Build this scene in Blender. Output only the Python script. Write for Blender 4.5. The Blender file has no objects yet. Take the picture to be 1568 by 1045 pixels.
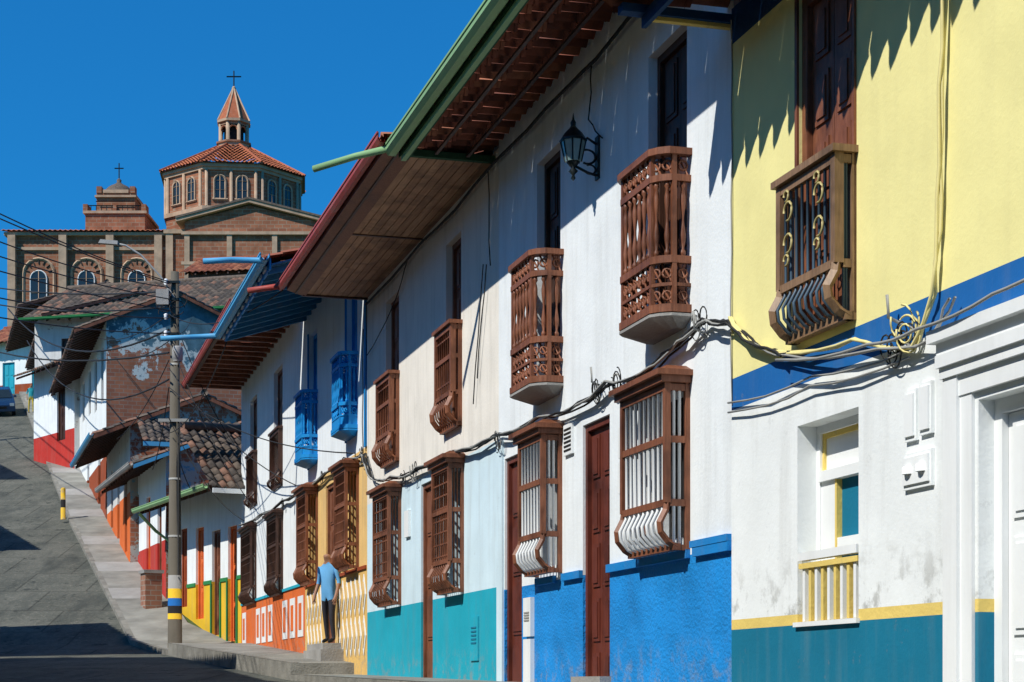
import bpy, math, random
from mathutils import Vector, Matrix
random.seed(7)
scene=bpy.context.scene
R=random.uniform
# ---------------------------------------------------------------- materials
def nd(nt,t,**k):
    n=nt.nodes.new(t)
    for a,b in k.items(): setattr(n,a,b)
    return n
def base(name,rough=.8,metal=0,spec=.3):
    m=bpy.data.materials.new(name); m.use_nodes=True
    nt=m.node_tree; b=nt.nodes['Principled BSDF']
    b.inputs['Roughness'].default_value=rough; b.inputs['Metallic'].default_value=metal
    b.inputs['Specular IOR Level'].default_value=spec
    return m,nt,b
def noise(nt,vec,scale,detail=4,rough=.6):
    n=nd(nt,'ShaderNodeTexNoise'); n.inputs['Scale'].default_value=scale
    n.inputs['Detail'].default_value=detail; n.inputs['Roughness'].default_value=rough
    nt.links.new(vec,n.inputs['Vector']); return n.outputs['Fac']
def ramp(nt,fac,a,b):
    r=nd(nt,'ShaderNodeMapRange'); r.inputs['From Min'].default_value=a; r.inputs['From Max'].default_value=b
    nt.links.new(fac,r.inputs['Value']); return r.outputs['Result']
def mix(nt,f,a,b,mode='MIX'):
    m=nd(nt,'ShaderNodeMixRGB',blend_type=mode)
    for i,v in ((0,f),(1,a),(2,b)):
        if hasattr(v,'links'): nt.links.new(v,m.inputs[i])
        elif i==0: m.inputs[0].default_value=v
        else: m.inputs[i].default_value=(v[0],v[1],v[2],1)
    return m.outputs[0]
def mul(nt,a,v):
    mm=nd(nt,'ShaderNodeMath',operation='MULTIPLY'); nt.links.new(a,mm.inputs[0])
    if hasattr(v,'links'): nt.links.new(v,mm.inputs[1])
    else: mm.inputs[1].default_value=v
    return mm.outputs[0]
def mapped(nt,sc):
    tc=nd(nt,'ShaderNodeTexCoord'); mp=nd(nt,'ShaderNodeMapping'); mp.inputs['Scale'].default_value=sc
    nt.links.new(tc.outputs['Object'],mp.inputs['Vector']); return mp.outputs[0]
def bump(nt,b,h,st,dist=.02):
    n=nd(nt,'ShaderNodeBump'); n.inputs['Strength'].default_value=st; n.inputs['Distance'].default_value=dist
    nt.links.new(h,n.inputs['Height']); nt.links.new(n.outputs[0],b.inputs['Normal'])
def paint(name,c,var=.1,sc=1.2,bst=.25,bsc=25,dirt=.25,dcol=(.25,.23,.19),rough=.8,dist=.02,spec=.2,peel=0,pcol=(.4,.37,.32),grime=None,chips=0):
    m,nt,b=base(name,rough,0,spec)
    v=mapped(nt,(1,1,1)); f=noise(nt,v,sc,3)
    col=mix(nt,ramp(nt,f,.3,.7),[x*(1-var) for x in c],[min(1,x*(1+var*.6)) for x in c])
    if dirt:
        v2=mapped(nt,(2.6,2.6,.28)); f2=noise(nt,v2,1.5,5,.65)
        col=mix(nt,mul(nt,ramp(nt,f2,.48,.82),dirt),col,dcol)
    if chips:   # small chips and scuffs
        f6=noise(nt,v,4.0,5,.78); col=mix(nt,mul(nt,ramp(nt,f6,.63,.655),chips),col,[x*.5+.10 for x in c])
    if grime is not None:   # worn blotches just above the height z=grime (splash zone)
        tc=nd(nt,'ShaderNodeSeparateXYZ'); nt.links.new(v,tc.inputs[0])
        gz=ramp(nt,tc.outputs[2],grime+.55,grime); gn=noise(nt,v,4.5,5,.7)
        col=mix(nt,mul(nt,mul(nt,gz,ramp(nt,gn,.5,.62)),.65),col,(.27,.27,.24))
    if peel:
        f3=noise(nt,v,2.3,6,.7); col=mix(nt,ramp(nt,f3,.5+.2*(1-peel),.52+.2*(1-peel)),col,pcol)
    nt.links.new(col,b.inputs['Base Color'])
    f4=noise(nt,v,bsc,2); f5=noise(nt,v,1.6,1)
    ad=nd(nt,'ShaderNodeMath',operation='MULTIPLY_ADD'); ad.inputs[1].default_value=5
    nt.links.new(f5,ad.inputs[0]); nt.links.new(f4,ad.inputs[2])
    bump(nt,b,ad.outputs[0],bst,dist); return m
def wood(name,c,c2,rough=.5,sc=(14,14,1.2),bst=.3):
    m,nt,b=base(name,rough,0,.4)
    v=mapped(nt,sc); f=noise(nt,v,3,4,.7)
    v2=mapped(nt,(1,1,1)); f2=noise(nt,v2,2.2,3)
    col=mix(nt,ramp(nt,f,.35,.68),c,c2); col=mix(nt,ramp(nt,f2,.48,.76),col,[x*.38 for x in c])
    nt.links.new(col,b.inputs['Base Color']); bump(nt,b,f,bst,.01); return m
def brickm(name,c1,c2,mort,paintc=None,amt=.5,paint2=None,zc=None,bs=1):
    m,nt,b=base(name,.9,0,.15)
    tc=nd(nt,'ShaderNodeTexCoord'); sp=nd(nt,'ShaderNodeSeparateXYZ'); nt.links.new(tc.outputs['Object'],sp.inputs[0])
    ad=nd(nt,'ShaderNodeMath',operation='ADD'); nt.links.new(sp.outputs[0],ad.inputs[0]); nt.links.new(sp.outputs[1],ad.inputs[1])
    cb=nd(nt,'ShaderNodeCombineXYZ'); nt.links.new(ad.outputs[0],cb.inputs[0]); nt.links.new(sp.outputs[2],cb.inputs[1])
    bt=nd(nt,'ShaderNodeTexBrick'); nt.links.new(cb.outputs[0],bt.inputs['Vector'])
    bt.inputs['Scale'].default_value=1; bt.inputs['Brick Width'].default_value=.32*bs; bt.inputs['Row Height'].default_value=.15*bs
    bt.inputs['Mortar Size'].default_value=.014*bs; bt.inputs['Color1'].default_value=(*c1,1); bt.inputs['Color2'].default_value=(*c2,1); bt.inputs['Mortar'].default_value=(*mort,1)
    f0=noise(nt,tc.outputs['Object'],.9,5); col=mix(nt,ramp(nt,f0,.4,.75),bt.outputs['Color'],[x*.5 for x in c1])
    if paintc:
        f=noise(nt,tc.outputs['Object'],.55,9,.7)
        if zc is not None:
            gz=nd(nt,'ShaderNodeMath',operation='MULTIPLY_ADD'); gz.inputs[1].default_value=.10; gz.inputs[2].default_value=-.10*zc
            nt.links.new(sp.outputs[2],gz.inputs[0]); sm=nd(nt,'ShaderNodeMath',operation='ADD'); nt.links.new(gz.outputs[0],sm.inputs[0]); nt.links.new(f,sm.inputs[1]); f=sm.outputs[0]
        t=.62-.25*amt
        if paint2: col=mix(nt,ramp(nt,f,t-.055,t-.045),col,paint2)
        f9=noise(nt,tc.outputs['Object'],1.3,5,.7)
        col=mix(nt,ramp(nt,f,t,t+.02),col,mix(nt,ramp(nt,f9,.4,.7),paintc,[x*1.9+.02 for x in paintc]))
    nt.links.new(col,b.inputs['Base Color']); bump(nt,b,bt.outputs['Fac'],-.4,.02); return m
def plain(name,c,rough=.5,metal=0,spec=.4):
    m,nt,b=base(name,rough,metal,spec)
    v=mapped(nt,(1,1,1)); f=noise(nt,v,7,2)
    nt.links.new(mix(nt,f,[x*.8 for x in c],[min(1,x*1.15) for x in c]),b.inputs['Base Color']); return m

M={}
M['yellow']=paint('yellow_plaster',(.90,.82,.36),var=.07,dirt=.18,bst=.12,dcol=(.5,.45,.25))
M['bluestripe']=paint('blue_stripe_paint',(.012,.13,.40),dirt=.35,bst=.12,dcol=(.12,.2,.35),chips=.5)
M['darkblue']=paint('dark_blue_paint',(.008,.05,.16),dirt=.1)
M['white']=paint('white_plaster',(.85,.88,.87),var=.06,dirt=.28,bst=.14,grime=.5,chips=.25)
M['offwhite']=paint('grey_white_plaster',(.84,.88,.89),var=.07,dirt=.30,bst=.16,chips=.25)
M['cream']=paint('cream_plaster',(.86,.81,.72),var=.08,dirt=.35,bst=.18,chips=.3)
M['paleblue']=paint('pale_blue_plaster',(.65,.81,.88),var=.08,dirt=.32,bst=.14,chips=.3)
M['teal_dk']=paint('dark_teal_plaster',(.008,.17,.28),dirt=.4,bst=.15,dcol=(.15,.25,.28),chips=.5)
M['ystripe']=paint('mustard_stripe',(.80,.60,.17),dirt=.1,chips=.4)
M['blue']=paint('bright_blue_stucco',(.012,.25,.66),var=.14,bst=.6,bsc=26,dirt=.25,dist=.03,dcol=(.05,.18,.4),grime=-.1,chips=.2)
M['bluetrim']=paint('blue_trim',(.01,.22,.58),dirt=.15,chips=.4)
M['teal']=paint('turquoise_plaster',(.015,.38,.50),dirt=.35,bst=.15,dcol=(.12,.25,.27),chips=.5,grime=.0)
M['orange']=paint('ochre_plaster',(.82,.53,.20),dirt=.4,chips=.4)
M['ochre2']=paint('yellow_ochre_plinth',(.76,.48,.15),dirt=.45,grime=.5,chips=.5)
M['rust']=paint('red_brown_paint',(.32,.065,.02),dirt=.3)
M['orange2']=paint('orange_paint',(.72,.15,.03),dirt=.4,chips=.5,grime=.7)
M['yel2']=paint('strong_yellow_paint',(.78,.48,.03),dirt=.3,chips=.3,grime=1.0)
M['red']=paint('red_paint',(.50,.04,.03),dirt=.45,chips=.5)
M['green']=paint('green_paint',(.03,.22,.07),dirt=.05,bst=.1)
M['greengut']=paint('green_gutter_paint',(.26,.45,.21),dirt=.3,bst=.05,rough=.5)
M['greendk']=paint('dark_green_paint',(.03,.09,.045),dirt=.05,bst=.05)
M['bluegut']=paint('light_blue_gutter_paint',(.08,.36,.62),dirt=.3,bst=.05,rough=.5)
M['redgut']=paint('red_gutter_paint',(.40,.07,.055),dirt=.45,bst=.05,rough=.5,chips=.5)
M['bluebalc']=paint('blue_balcony_paint',(.01,.26,.64),dirt=.1,bst=.05,rough=.5)
M['blueunder']=paint('blue_soffit_paint',(.04,.20,.36),dirt=.4,bst=.1)
M['whitetrim']=paint('white_trim',(.85,.87,.86),var=.05,dirt=.2,bst=.05,rough=.5)
M['wood']=wood('red_brown_wood',(.17,.055,.024),(.29,.11,.055))
M['wooddk']=wood('dark_brown_wood',(.045,.018,.010),(.085,.034,.018))
M['woodmd']=wood('weathered_wood',(.20,.115,.06),(.33,.20,.11))
M['reddoor']=wood('red_door_wood',(.11,.022,.012),(.17,.04,.022))
M['soffit']=wood('soffit_boards',(.36,.17,.08),(.55,.31,.17),sc=(.35,5,5),rough=.65,bst=.15)
M['soffit2']=wood('soffit_boards_b',(.29,.13,.06),(.48,.26,.13),sc=(.35,6,6),rough=.65,bst=.15)
for k,c in (('t1',(.26,.085,.05)),('t2',(.18,.062,.04)),('t3',(.34,.13,.07))): M[k]=paint('terracotta_'+k,c,var=.3,sc=6,bst=.2,dirt=.4,dcol=(.07,.06,.05))
for k,c in (('g1',(.15,.115,.09)),('g2',(.085,.07,.06)),('g3',(.24,.13,.09))): M[k]=paint('old_tile_'+k,c,var=.4,sc=6,dirt=.5,dcol=(.05,.05,.045))
M['o1']=paint('church_tile_a',(.55,.17,.075),var=.2,sc=3,dirt=.2)
M['o2']=paint('church_tile_b',(.40,.12,.055),var=.2,sc=3,dirt=.3)
M['dark']=plain('dark_interior',(.012,.011,.011),.9)
M['glass']=plain('window_glass',(.02,.03,.035),.12,0,.6)
M['iron']=plain('black_iron',(.015,.02,.018),.4,.3)
M['metalblue']=plain('painted_iron_bars',(.07,.12,.17),.4)
M['gold']=plain('gold_painted_iron',(.50,.42,.18),.5,.1)
M['lampglass']=plain('frosted_lamp_glass',(.22,.33,.33),.15,0,.7)
M['cable']=plain('black_cable',(.02,.02,.02),.7)
M['cableg']=plain('grey_cable',(.32,.32,.30),.7)
M['cabley']=plain('yellow_painted_cable',(.80,.70,.30),.6)
M['conc']=paint('concrete',(.34,.33,.31),var=.2,dirt=.35,bst=.4)
M['stone']=paint('kerb_stone',(.24,.23,.20),var=.35,sc=2,dirt=.5,bst=.8)
M['walk']=paint('sidewalk_concrete',(.27,.265,.235),var=.35,sc=.9,dirt=.5,bst=.4,chips=.5)
M['polec']=paint('pole_concrete',(.12,.105,.08),var=.15,dirt=.3,bst=.3)
M['brick']=brickm('brick_wall',(.40,.20,.13),(.28,.12,.08),(.36,.32,.27))
M['chbrick']=brickm('church_brick',(.40,.165,.09),(.27,.105,.06),(.33,.24,.17),bs=2.4)
M['chpale']=paint('church_pale_brick',(.46,.32,.215),var=.25,dirt=.5)
M['peel']=brickm('peeling_blue_wall',(.40,.16,.09),(.28,.11,.07),(.30,.22,.17),(.05,.11,.145),.5,(.50,.55,.54),zc=13.1)
M['peel2']=brickm('peeling_brick_wall',(.44,.15,.08),(.28,.095,.055),(.34,.28,.23),(.12,.27,.36),.2,(.40,.38,.34))
M['whitepeel']=paint('worn_white_plaster',(.68,.68,.65),dirt=.5,peel=.4,pcol=(.3,.23,.18))
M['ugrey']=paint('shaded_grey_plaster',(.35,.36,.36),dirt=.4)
M['grass']=paint('grass_ground',(.06,.10,.03),var=.4,sc=.3,dirt=.3,bst=.6)
M['blueshirt']=paint('blue_cloth',(.14,.40,.70),dirt=0,bst=.1)
M['trousers']=plain('dark_trousers',(.03,.03,.04),.8)
M['skin']=plain('skin',(.35,.18,.11),.6); M['hair']=plain('dark_hair',(.02,.015,.01),.6)
M['tealcloth']=plain('teal_cloth',(.02,.35,.4),.8); M['yelcloth']=plain('yellow_cloth',(.6,.42,.04),.8)
M['carpaint']=plain('car_paint',(.02,.06,.14),.2,.3,.6); M['tyre']=plain('tyre_rubber',(.015,.015,.015),.8); M['headl']=plain('headlight_glass',(.6,.6,.6),.1)
def asphalt():
    m,nt,b=base('worn_asphalt',.9,0,.2)
    v=mapped(nt,(1,1,1)); f=noise(nt,v,.6,6,.7); f2=noise(nt,v,9,4,.7)
    vv=mapped(nt,(.5,.06,.5)); f3=noise(nt,vv,3,4)
    c=mix(nt,ramp(nt,f,.35,.7),(.085,.09,.075),(.15,.15,.125)); c=mix(nt,ramp(nt,f2,.5,.75),c,(.21,.20,.165)); c=mix(nt,ramp(nt,f3,.5,.7),c,(.07,.075,.065))
    f8=noise(nt,v,1.7,7,.75); c=mix(nt,ramp(nt,f8,.58,.62),c,(.055,.06,.052))
    br=nd(nt,'ShaderNodeTexBrick'); nt.links.new(v,br.inputs['Vector']); br.inputs['Scale'].default_value=1; br.inputs['Brick Width'].default_value=2.2; br.inputs['Row Height'].default_value=2.6; br.inputs['Mortar Size'].default_value=.03
    br.inputs['Color1'].default_value=(1,1,1,1); br.inputs['Color2'].default_value=(.85,.85,.85,1); br.inputs['Mortar'].default_value=(.4,.4,.4,1)
    c=mix(nt,.7,c,br.outputs['Color'],'MULTIPLY')
    nt.links.new(c,b.inputs['Base Color']); bump(nt,b,f2,.8,.04); return m
M['asphalt']=asphalt()
TR=['t1','t1','t2','t3']; TG=['g1','g2','g2','g3']; TO=['o1','o1','o2']

# ---------------------------------------------------------------- mesh helper
def empty(name,mw=Matrix()):
    e=bpy.data.objects.new(name,None); scene.collection.objects.link(e); e.matrix_world=mw; e.empty_display_size=.3; return e
def frame(x,y,ux,uy,z=0):
    l=math.hypot(ux,uy); ux/=l; uy/=l
    return Matrix(((ux,-uy,0,x),(uy,ux,0,y),(0,0,1,z),(0,0,0,1)))
class P:
    def __init__(s,parent,name): s.parent=parent; s.name=name; s.V=[]; s.F=[]; s.MI=[]; s.S=[]; s.m=[]
    def mi(s,k):
        if k not in s.m: s.m.append(k)
        return s.m.index(k)
    def face(s,pts,k,sm=False):
        n=len(s.V); s.V+= [tuple(p) for p in pts]; s.F.append(tuple(range(n,n+len(pts)))); s.MI.append(s.mi(k)); s.S.append(sm)
    def mesh(s,V,F,k,sm=False):
        n=len(s.V); s.V+=[tuple(v) for v in V]; i=s.mi(k)
        for f in F: s.F.append(tuple(n+a for a in f)); s.MI.append(i); s.S.append(sm)
    def box(s,a0,a1,b0,b1,c0,c1,k):
        V=[(a0,b0,c0),(a1,b0,c0),(a1,b1,c0),(a0,b1,c0),(a0,b0,c1),(a1,b0,c1),(a1,b1,c1),(a0,b1,c1)]
        s.mesh(V,[(3,2,1,0),(4,5,6,7),(0,1,5,4),(1,2,6,5),(2,3,7,6),(3,0,4,7)],k)
    def ext(s,pts,vec,k):
        n=len(pts); v=Vector(vec); A=[Vector(p) for p in pts]; B=[a+v for a in A]
        s.mesh(A+B,[tuple(range(n))[::-1],tuple(range(n,2*n))]+[(i,(i+1)%n,n+(i+1)%n,n+i) for i in range(n)],k)
    def tube(s,pts,r,k,n=6,r2=None,sm=True):
        pts=[Vector(p) for p in pts]; V=[];F=[]
        L=len(pts); ref=None
        for i,p in enumerate(pts):
            d=(pts[min(i+1,L-1)]-pts[max(i-1,0)])
            if d.length<1e-7: d=Vector((0,0,1))
            d.normalize()
            if ref is None: ref=Vector((0,0,1)) if abs(d.z)<.9 else Vector((1,0,0))
            a=d.cross(ref)
            if a.length<1e-4: a=d.cross(Vector((0,1,.1)))
            a.normalize(); b=d.cross(a)
            if abs(d.dot(ref))>.95: ref=Vector((1,0,0)) if abs(d.x)<.9 else Vector((0,0,1)); a=d.cross(ref).normalized(); b=d.cross(a)
            rr=r if r2 is None else r+(r2-r)*i/(L-1)
            for j in range(n):
                t=2*math.pi*j/n; V.append(p+a*math.cos(t)*rr+b*math.sin(t)*rr)
        for i in range(L-1):
            for j in range(n): F.append((i*n+j,i*n+(j+1)%n,(i+1)*n+(j+1)%n,(i+1)*n+j))
        F.append(tuple(range(n))); F.append(tuple(range((L-1)*n,L*n)))
        s.mesh(V,F,k,sm)
    def lathe(s,c,prof,k,n=10,sm=True):
        V=[];F=[]
        for r,z in prof:
            for j in range(n):
                t=2*math.pi*(j+.5)/n; V.append((c[0]+r*math.cos(t),c[1]+r*math.sin(t),c[2]+z))
        for i in range(len(prof)-1):
            for j in range(n): F.append((i*n+j,i*n+(j+1)%n,(i+1)*n+(j+1)%n,(i+1)*n+j))
        F.append(tuple(range(n))); F.append(tuple(range((len(prof)-1)*n,len(prof)*n)))
        s.mesh(V,F,k,sm)
    def ring(s,c,ax,r,t,k,n=12,a0=0,a1=2*math.pi):
        c=Vector(c); A=Vector(ax[0]); B=Vector(ax[1])
        s.tube([c+A*math.cos(a0+(a1-a0)*i/n)*r+B*math.sin(a0+(a1-a0)*i/n)*r for i in range(n+1)],t,k,4)
    def done(s):
        me=bpy.data.meshes.new(s.name); me.from_pydata(s.V,[],s.F)
        for k in s.m: me.materials.append(M[k])
        me.polygons.foreach_set('material_index',s.MI); me.polygons.foreach_set('use_smooth',s.S); me.update()
        o=bpy.data.objects.new(s.name,me); scene.collection.objects.link(o)
        if s.parent: o.parent=s.parent
        return o
# ---------------------------------------------------------------- building parts (local frame x=along street, y=outward, z=up)
def facade(p,s0,s1,z0,z1,opens,bands,depth=.22,o=0):
    ss=sorted({s0,s1}|{v for q in opens for v in q[:2]}); zz=sorted({z0,z1}|{v for q in opens for v in q[2:4]}|{b[0] for b in bands if z0<b[0]<z1})
    ss=[v for v in ss if s0<=v<=s1]; zz=[v for v in zz if z0<=v<=z1]
    def bm(z):
        for t,k in bands:
            if z<t: return k
        return bands[-1][1]
    for i in range(len(ss)-1):
        for j in range(len(zz)-1):
            cs=(ss[i]+ss[i+1])/2; cz=(zz[j]+zz[j+1])/2
            if any(q[0]<cs<q[1] and q[2]<cz<q[3] for q in opens): continue
            p.face([(ss[i+1],o,zz[j]),(ss[i],o,zz[j]),(ss[i],o,zz[j+1]),(ss[i+1],o,zz[j+1])],bm(cz))
    for q in opens:
        a,b,c,d=q[:4]; d_=o-(q[4] if len(q)>4 and not isinstance(q[4],str) else depth)
        zs=[c]+[z for z in zz if c<z<d]+[d]
        for j in range(len(zs)-1):
            k=bm((zs[j]+zs[j+1])/2)
            for x in (a,b): p.face([(x,o,zs[j]),(x,d_,zs[j]),(x,d_,zs[j+1]),(x,o,zs[j+1])],k)
        p.face([(a,o,d),(b,o,d),(b,d_,d),(a,d_,d)],bm(d-.01)); p.face([(a,o,c),(b,o,c),(b,d_,c),(a,d_,c)],bm(c+.01))
        p.face([(a,d_,c),(b,d_,c),(b,d_,d),(a,d_,d)],'dark')
def door(p,s0,s1,z0,z1,o,k,leaves=2,rows=4,frame_=.07):
    p.box(s0,s0+frame_,o,o+.09,z0,z1,k); p.box(s1-frame_,s1,o,o+.09,z0,z1,k); p.box(s0+frame_,s1-frame_,o,o+.09,z1-frame_,z1,k)
    w=(s1-s0-2*frame_)/leaves; H=z1-frame_-z0
    for l in range(leaves):
        a=s0+frame_+l*w; p.box(a+.004,a+w-.004,o+.004,o+.045,z0,z1-frame_-.004,k)
        for r in range(rows):
            c=z0+H*r/rows+.06; d=z0+H*(r+1)/rows-.06
            p.box(a+.07,a+w-.07,o+.045,o+.06,c,d,k); p.box(a+.11,a+w-.11,o+.06,o+.072,c+.04,d-.04,k)
def bay(p,s0,s1,z0,z1,o,wd,bar,cap=True,belly=.42,rails=1,nb=8,t=.055,lattice=0,br=.012):
    zb=z0+belly; zt=z1-.11 if cap else z1-.05
    if cap:
        p.box(s0-.07,s1+.07,0,o+.09,z1-.05,z1,wd); p.box(s0-.035,s1+.035,0,o+.045,z1-.11,z1-.05,wd)
        p.mesh([(s0-.05,0,z1),(s1+.05,0,z1),(s1+.05,o+.07,z1),(s0-.05,o+.07,z1),(s0+.1,0,z1+.06),(s1-.1,0,z1+.06),(s1-.1,o-.05,z1+.06),(s0+.1,o-.05,z1+.06)],[(4,5,6,7),(0,3,7,4),(3,2,6,7),(1,5,6,2)],wd)
    else:
        p.box(s0-.03,s1+.03,o-.06,o+.03,zt,z1,wd); p.box(s0-.03,s0+t,0,o-.06,zt,z1,wd); p.box(s1-t,s1+.03,0,o-.06,zt,z1,wd)
    B=[(o-.02,zb),(o-.01,zb-.15*belly),(o+.05,zb-.42*belly),(o+.04,zb-.62*belly),(o-.03,zb-.82*belly),(max(.03,o-.11),z0+.03)]
    for s in (s0,s1-t):
        p.box(s,s+t,o-t,o,zb,zt,wd); p.box(s,s+t,0,t*.8,z0,zt,wd)
        p.tube([(s+t/2,a-.01,z) for a,z in B],t*.55,wd,4,sm=False)
        p.box(s+.005,s+t-.005,t*.8,max(.05,o-.1),z0,z0+.05,wd)
    p.box(s0,s1,max(.0,o-.15),max(.05,o-.08),z0,z0+.06,wd)
    zr=[zb-.03,zt-.07]+[zb+(zt-zb)*(i+1)/(rails+1) for i in range(rails)]
    for z in zr:
        p.box(s0+t,s1-t,o-.05,o-.004,z,z+.06,wd)
        for s in (s0,s1-t): p.box(s+.006,s+t-.006,t*.8,o-t,z,z+.06,wd)
    for i in range(nb):
        s=s0+t+(s1-s0-2*t)*(i+.5)/nb
        p.tube([(s,o-.028,zt-.02)]+[(s,a-.012,z) for a,z in B],br,bar,5)
    ns=max(2,int(o/.09))
    for s in (s0+t/2,s1-t/2):
        for i in range(ns): 
            y=t+(o-2*t)*(i+.7)/(ns+.4); p.tube([(s,y,zt-.02),(s,y,z0+.05)],br*.9,bar,5)
    for i in range(lattice):
        z=zb+(zt-zb)*(i+.5)/lattice; p.box(s0+t,s1-t,o-.045,o-.02,z-.01,z+.01,wd)
def bal_prof(h,r):
    return [(r*.6,0),(r,0.02*h),(r,.06*h),(r*.5,.1*h),(r*.9,.2*h),(r*1.05,.28*h),(r*.6,.42*h),(r*.4,.5*h),(r*.6,.58*h),(r*.95,.72*h),(r*.9,.8*h),(r*.5,.9*h),(r,.94*h),(r*.8,h)]
def turned(p,s0,s1,z0,z1,o,k,slab='conc',solid=False,step=.125):
    c=min(.16,o*.45)
    path=[(s0,0),(s0,o-c),(s0+c*.4,o-c*.4),(s0+c,o),(s1-c,o),(s1-c*.4,o-c*.4),(s1,o-c),(s1,0)]
    cx=(s0+s1)/2
    def rail(za,zb,w,off=0):
        outer=[(cx+(x-cx)*(1+off*2/(s1-s0)),y+(off if y>0 else 0)) for x,y in path]
        inner=[(cx+(x-cx)*(1-w*2/(s1-s0)),max(0,y-w) if y>0 else 0) for x,y in path]
        for i in range(len(path)-1):
            a,b=outer[i],outer[i+1]; d,e=inner[i],inner[i+1]
            p.mesh([(a[0],a[1],za),(b[0],b[1],za),(e[0],e[1],za),(d[0],d[1],za),(a[0],a[1],zb),(b[0],b[1],zb),(e[0],e[1],zb),(d[0],d[1],zb)],[(3,2,1,0),(4,5,6,7),(0,1,5,4),(2,3,7,6)],k)
    H=z1-z0
    zl=[z0,z0+.07,z0+.30*H,z0+.345*H,z0+.80*H,z0+.84*H,z1-.06,z1]
    rail(zl[0]-.0,zl[1],.05,.015); rail(zl[2],zl[3],.045,.008); rail(zl[4],zl[5],.045,.005); rail(zl[6],zl[7],.07,.03); rail(z0+.16*H,z0+.18*H,.03,0)
    sl=[(cx+(x-cx)*1.03,y*1.04) for x,y in path]; low=[(cx+(x-cx)*.75,y*.4) for x,y in path]; n=len(sl)
    p.mesh([(x,y,z0-.01) for x,y in sl]+[(x,y,z0-.035) for x,y in sl]+[(x,y,z0-.11) for x,y in low],[tuple(range(n))]+[(i,i+1,n+i+1,n+i) for i in range(n-1)]+[(n+i,n+i+1,2*n+i+1,2*n+i) for i in range(n-1)]+[tuple(range(2*n,3*n))],slab)
    st=[]
    for i in range(len(path)-1):
        a=Vector(path[i]+(0,)); b=Vector(path[i+1]+(0,)); L=(b-a).length; m=max(1,round(L/step))
        for q in range(m): st.append((a+(b-a)*(q+.5)/m,(b-a).normalized()))
    for c0,d in st:
        c1=Vector((cx+(c0.x-cx)*.95,c0.y-.022,0))
        p.lathe((c1.x,c1.y,zl[3]),bal_prof(zl[4]-zl[3],.027),k,7)
        for za,zb in ((zl[5],zl[6]),(z0+.18*H,zl[2]),(zl[1],z0+.16*H)):
            hh=(zb-za)/2; rr=min(hh,.05)
            p.ring(c1+Vector((0,0,za+hh)),((d),(0,0,1)),rr*.85,.012,k,8)
            p.tube([c1+d*(-.05)+Vector((0,0,za)),c1+d*.05+Vector((0,0,zb))],.011,k,4)
    if solid: rail(zl[1],z0+.16*H,.03,-.01)
    for x,y in path[1:-1:1]:
        if (x,y) in (path[1],path[3],path[4],path[6]):
            p.box(cx+(x-cx)*.97-.022,cx+(x-cx)*.97+.022,y-.045,y-.003,z0,z1-.03,k)
def tiles(p,org,eu,L,sv,W,mats,per=.23,course=.38,h=.055,lift=.03,k=6,jit=.008,spike=0):
    org=Vector(org); eu=Vector(eu).normalized(); sv=Vector(sv).normalized(); n=eu.cross(sv).normalized()
    if n.z<0: n=-n
    nu=max(1,round(L/per)); per=L/nu; nc=max(1,round(W/course)); cl=W/nc
    for j in range(nc):
        for i in range(nu):
            jj=R(-jit,jit); js=R(-jit,jit)*1.5; V=[]
            for row in range(3):
                for q in range(k+1):
                    u=q/k; bb=.5-.5*math.cos(2*math.pi*u); hh=h*bb
                    d=(j*cl-.05*(j>0)+js-(spike*bb if j==0 else 0)) if row<2 else (j+1)*cl
                    lf=(-.012,lift+jj,0)[row]
                    V.append(org+eu*((i+u)*per)+sv*d+n*(hh+lf))
            p.mesh(V,[(q+r*(k+1),q+1+r*(k+1),k+1+q+1+r*(k+1),k+1+q+r*(k+1)) for q in range(k) for r in (0,1)],random.choice(mats),True)
def gutter(p,s0,s1,o,z,k,w=.13,k2=None):
    pr=[(0,0),(w*.25,-.05),(w*.75,-.05),(w,0),(w,.07),(w-.012,.07),(w-.012,.01),(w*.7,-.035),(w*.3,-.035),(.012,.01),(.012,.07),(0,.07)]
    n=len(pr)
    p.mesh([(s0,o+a,z+b) for a,b in pr]+[(s1,o+a,z+b) for a,b in pr],[(i,(i+1)%n,n+(i+1)%n,n+i) for i in range(n)],k)
    p.box(s0,s1,o+w-.006,o+w+.012,z+.055,z+.08,k2 or k)
def body(p,s0,s1,z0,z1,k,depth=7):
    p.face([(s0,0,z0),(s0,-depth,z0),(s0,-depth,z1),(s0,0,z1)],k); p.face([(s1,0,z0),(s1,-depth,z0),(s1,-depth,z1),(s1,0,z1)],k)
    p.face([(s0,-depth,z0),(s1,-depth,z0),(s1,-depth,z1),(s0,-depth,z1)],k)
def backroof(p,s0,s1,z,zr,mats,depth=7,o0=0):
    h=depth/2; sv=Vector((0,-(h+o0),zr-z)); W=sv.length
    tiles(p,(s0,o0,z),(1,0,0),s1-s0,sv,W,mats,k=4)
    tiles(p,(s0,-depth,z),(1,0,0),s1-s0,Vector((0,h,zr-z)),math.hypot(h,zr-z),mats,per=.4,course=.8,k=4)
    for s,k in ((s0+.02,'whitepeel'),(s1-.02,'whitepeel')):
        p.face([(s,0,z-.2),(s,-depth,z-.2),(s,-depth,z),(s,-h,zr-.03),(s,0,z)],k)

th=math.atan(.283); ct,st_=math.cos(th),math.sin(th); D=5.773
ROW=frame(D*ct,D*st_,-st_,ct)
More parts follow.
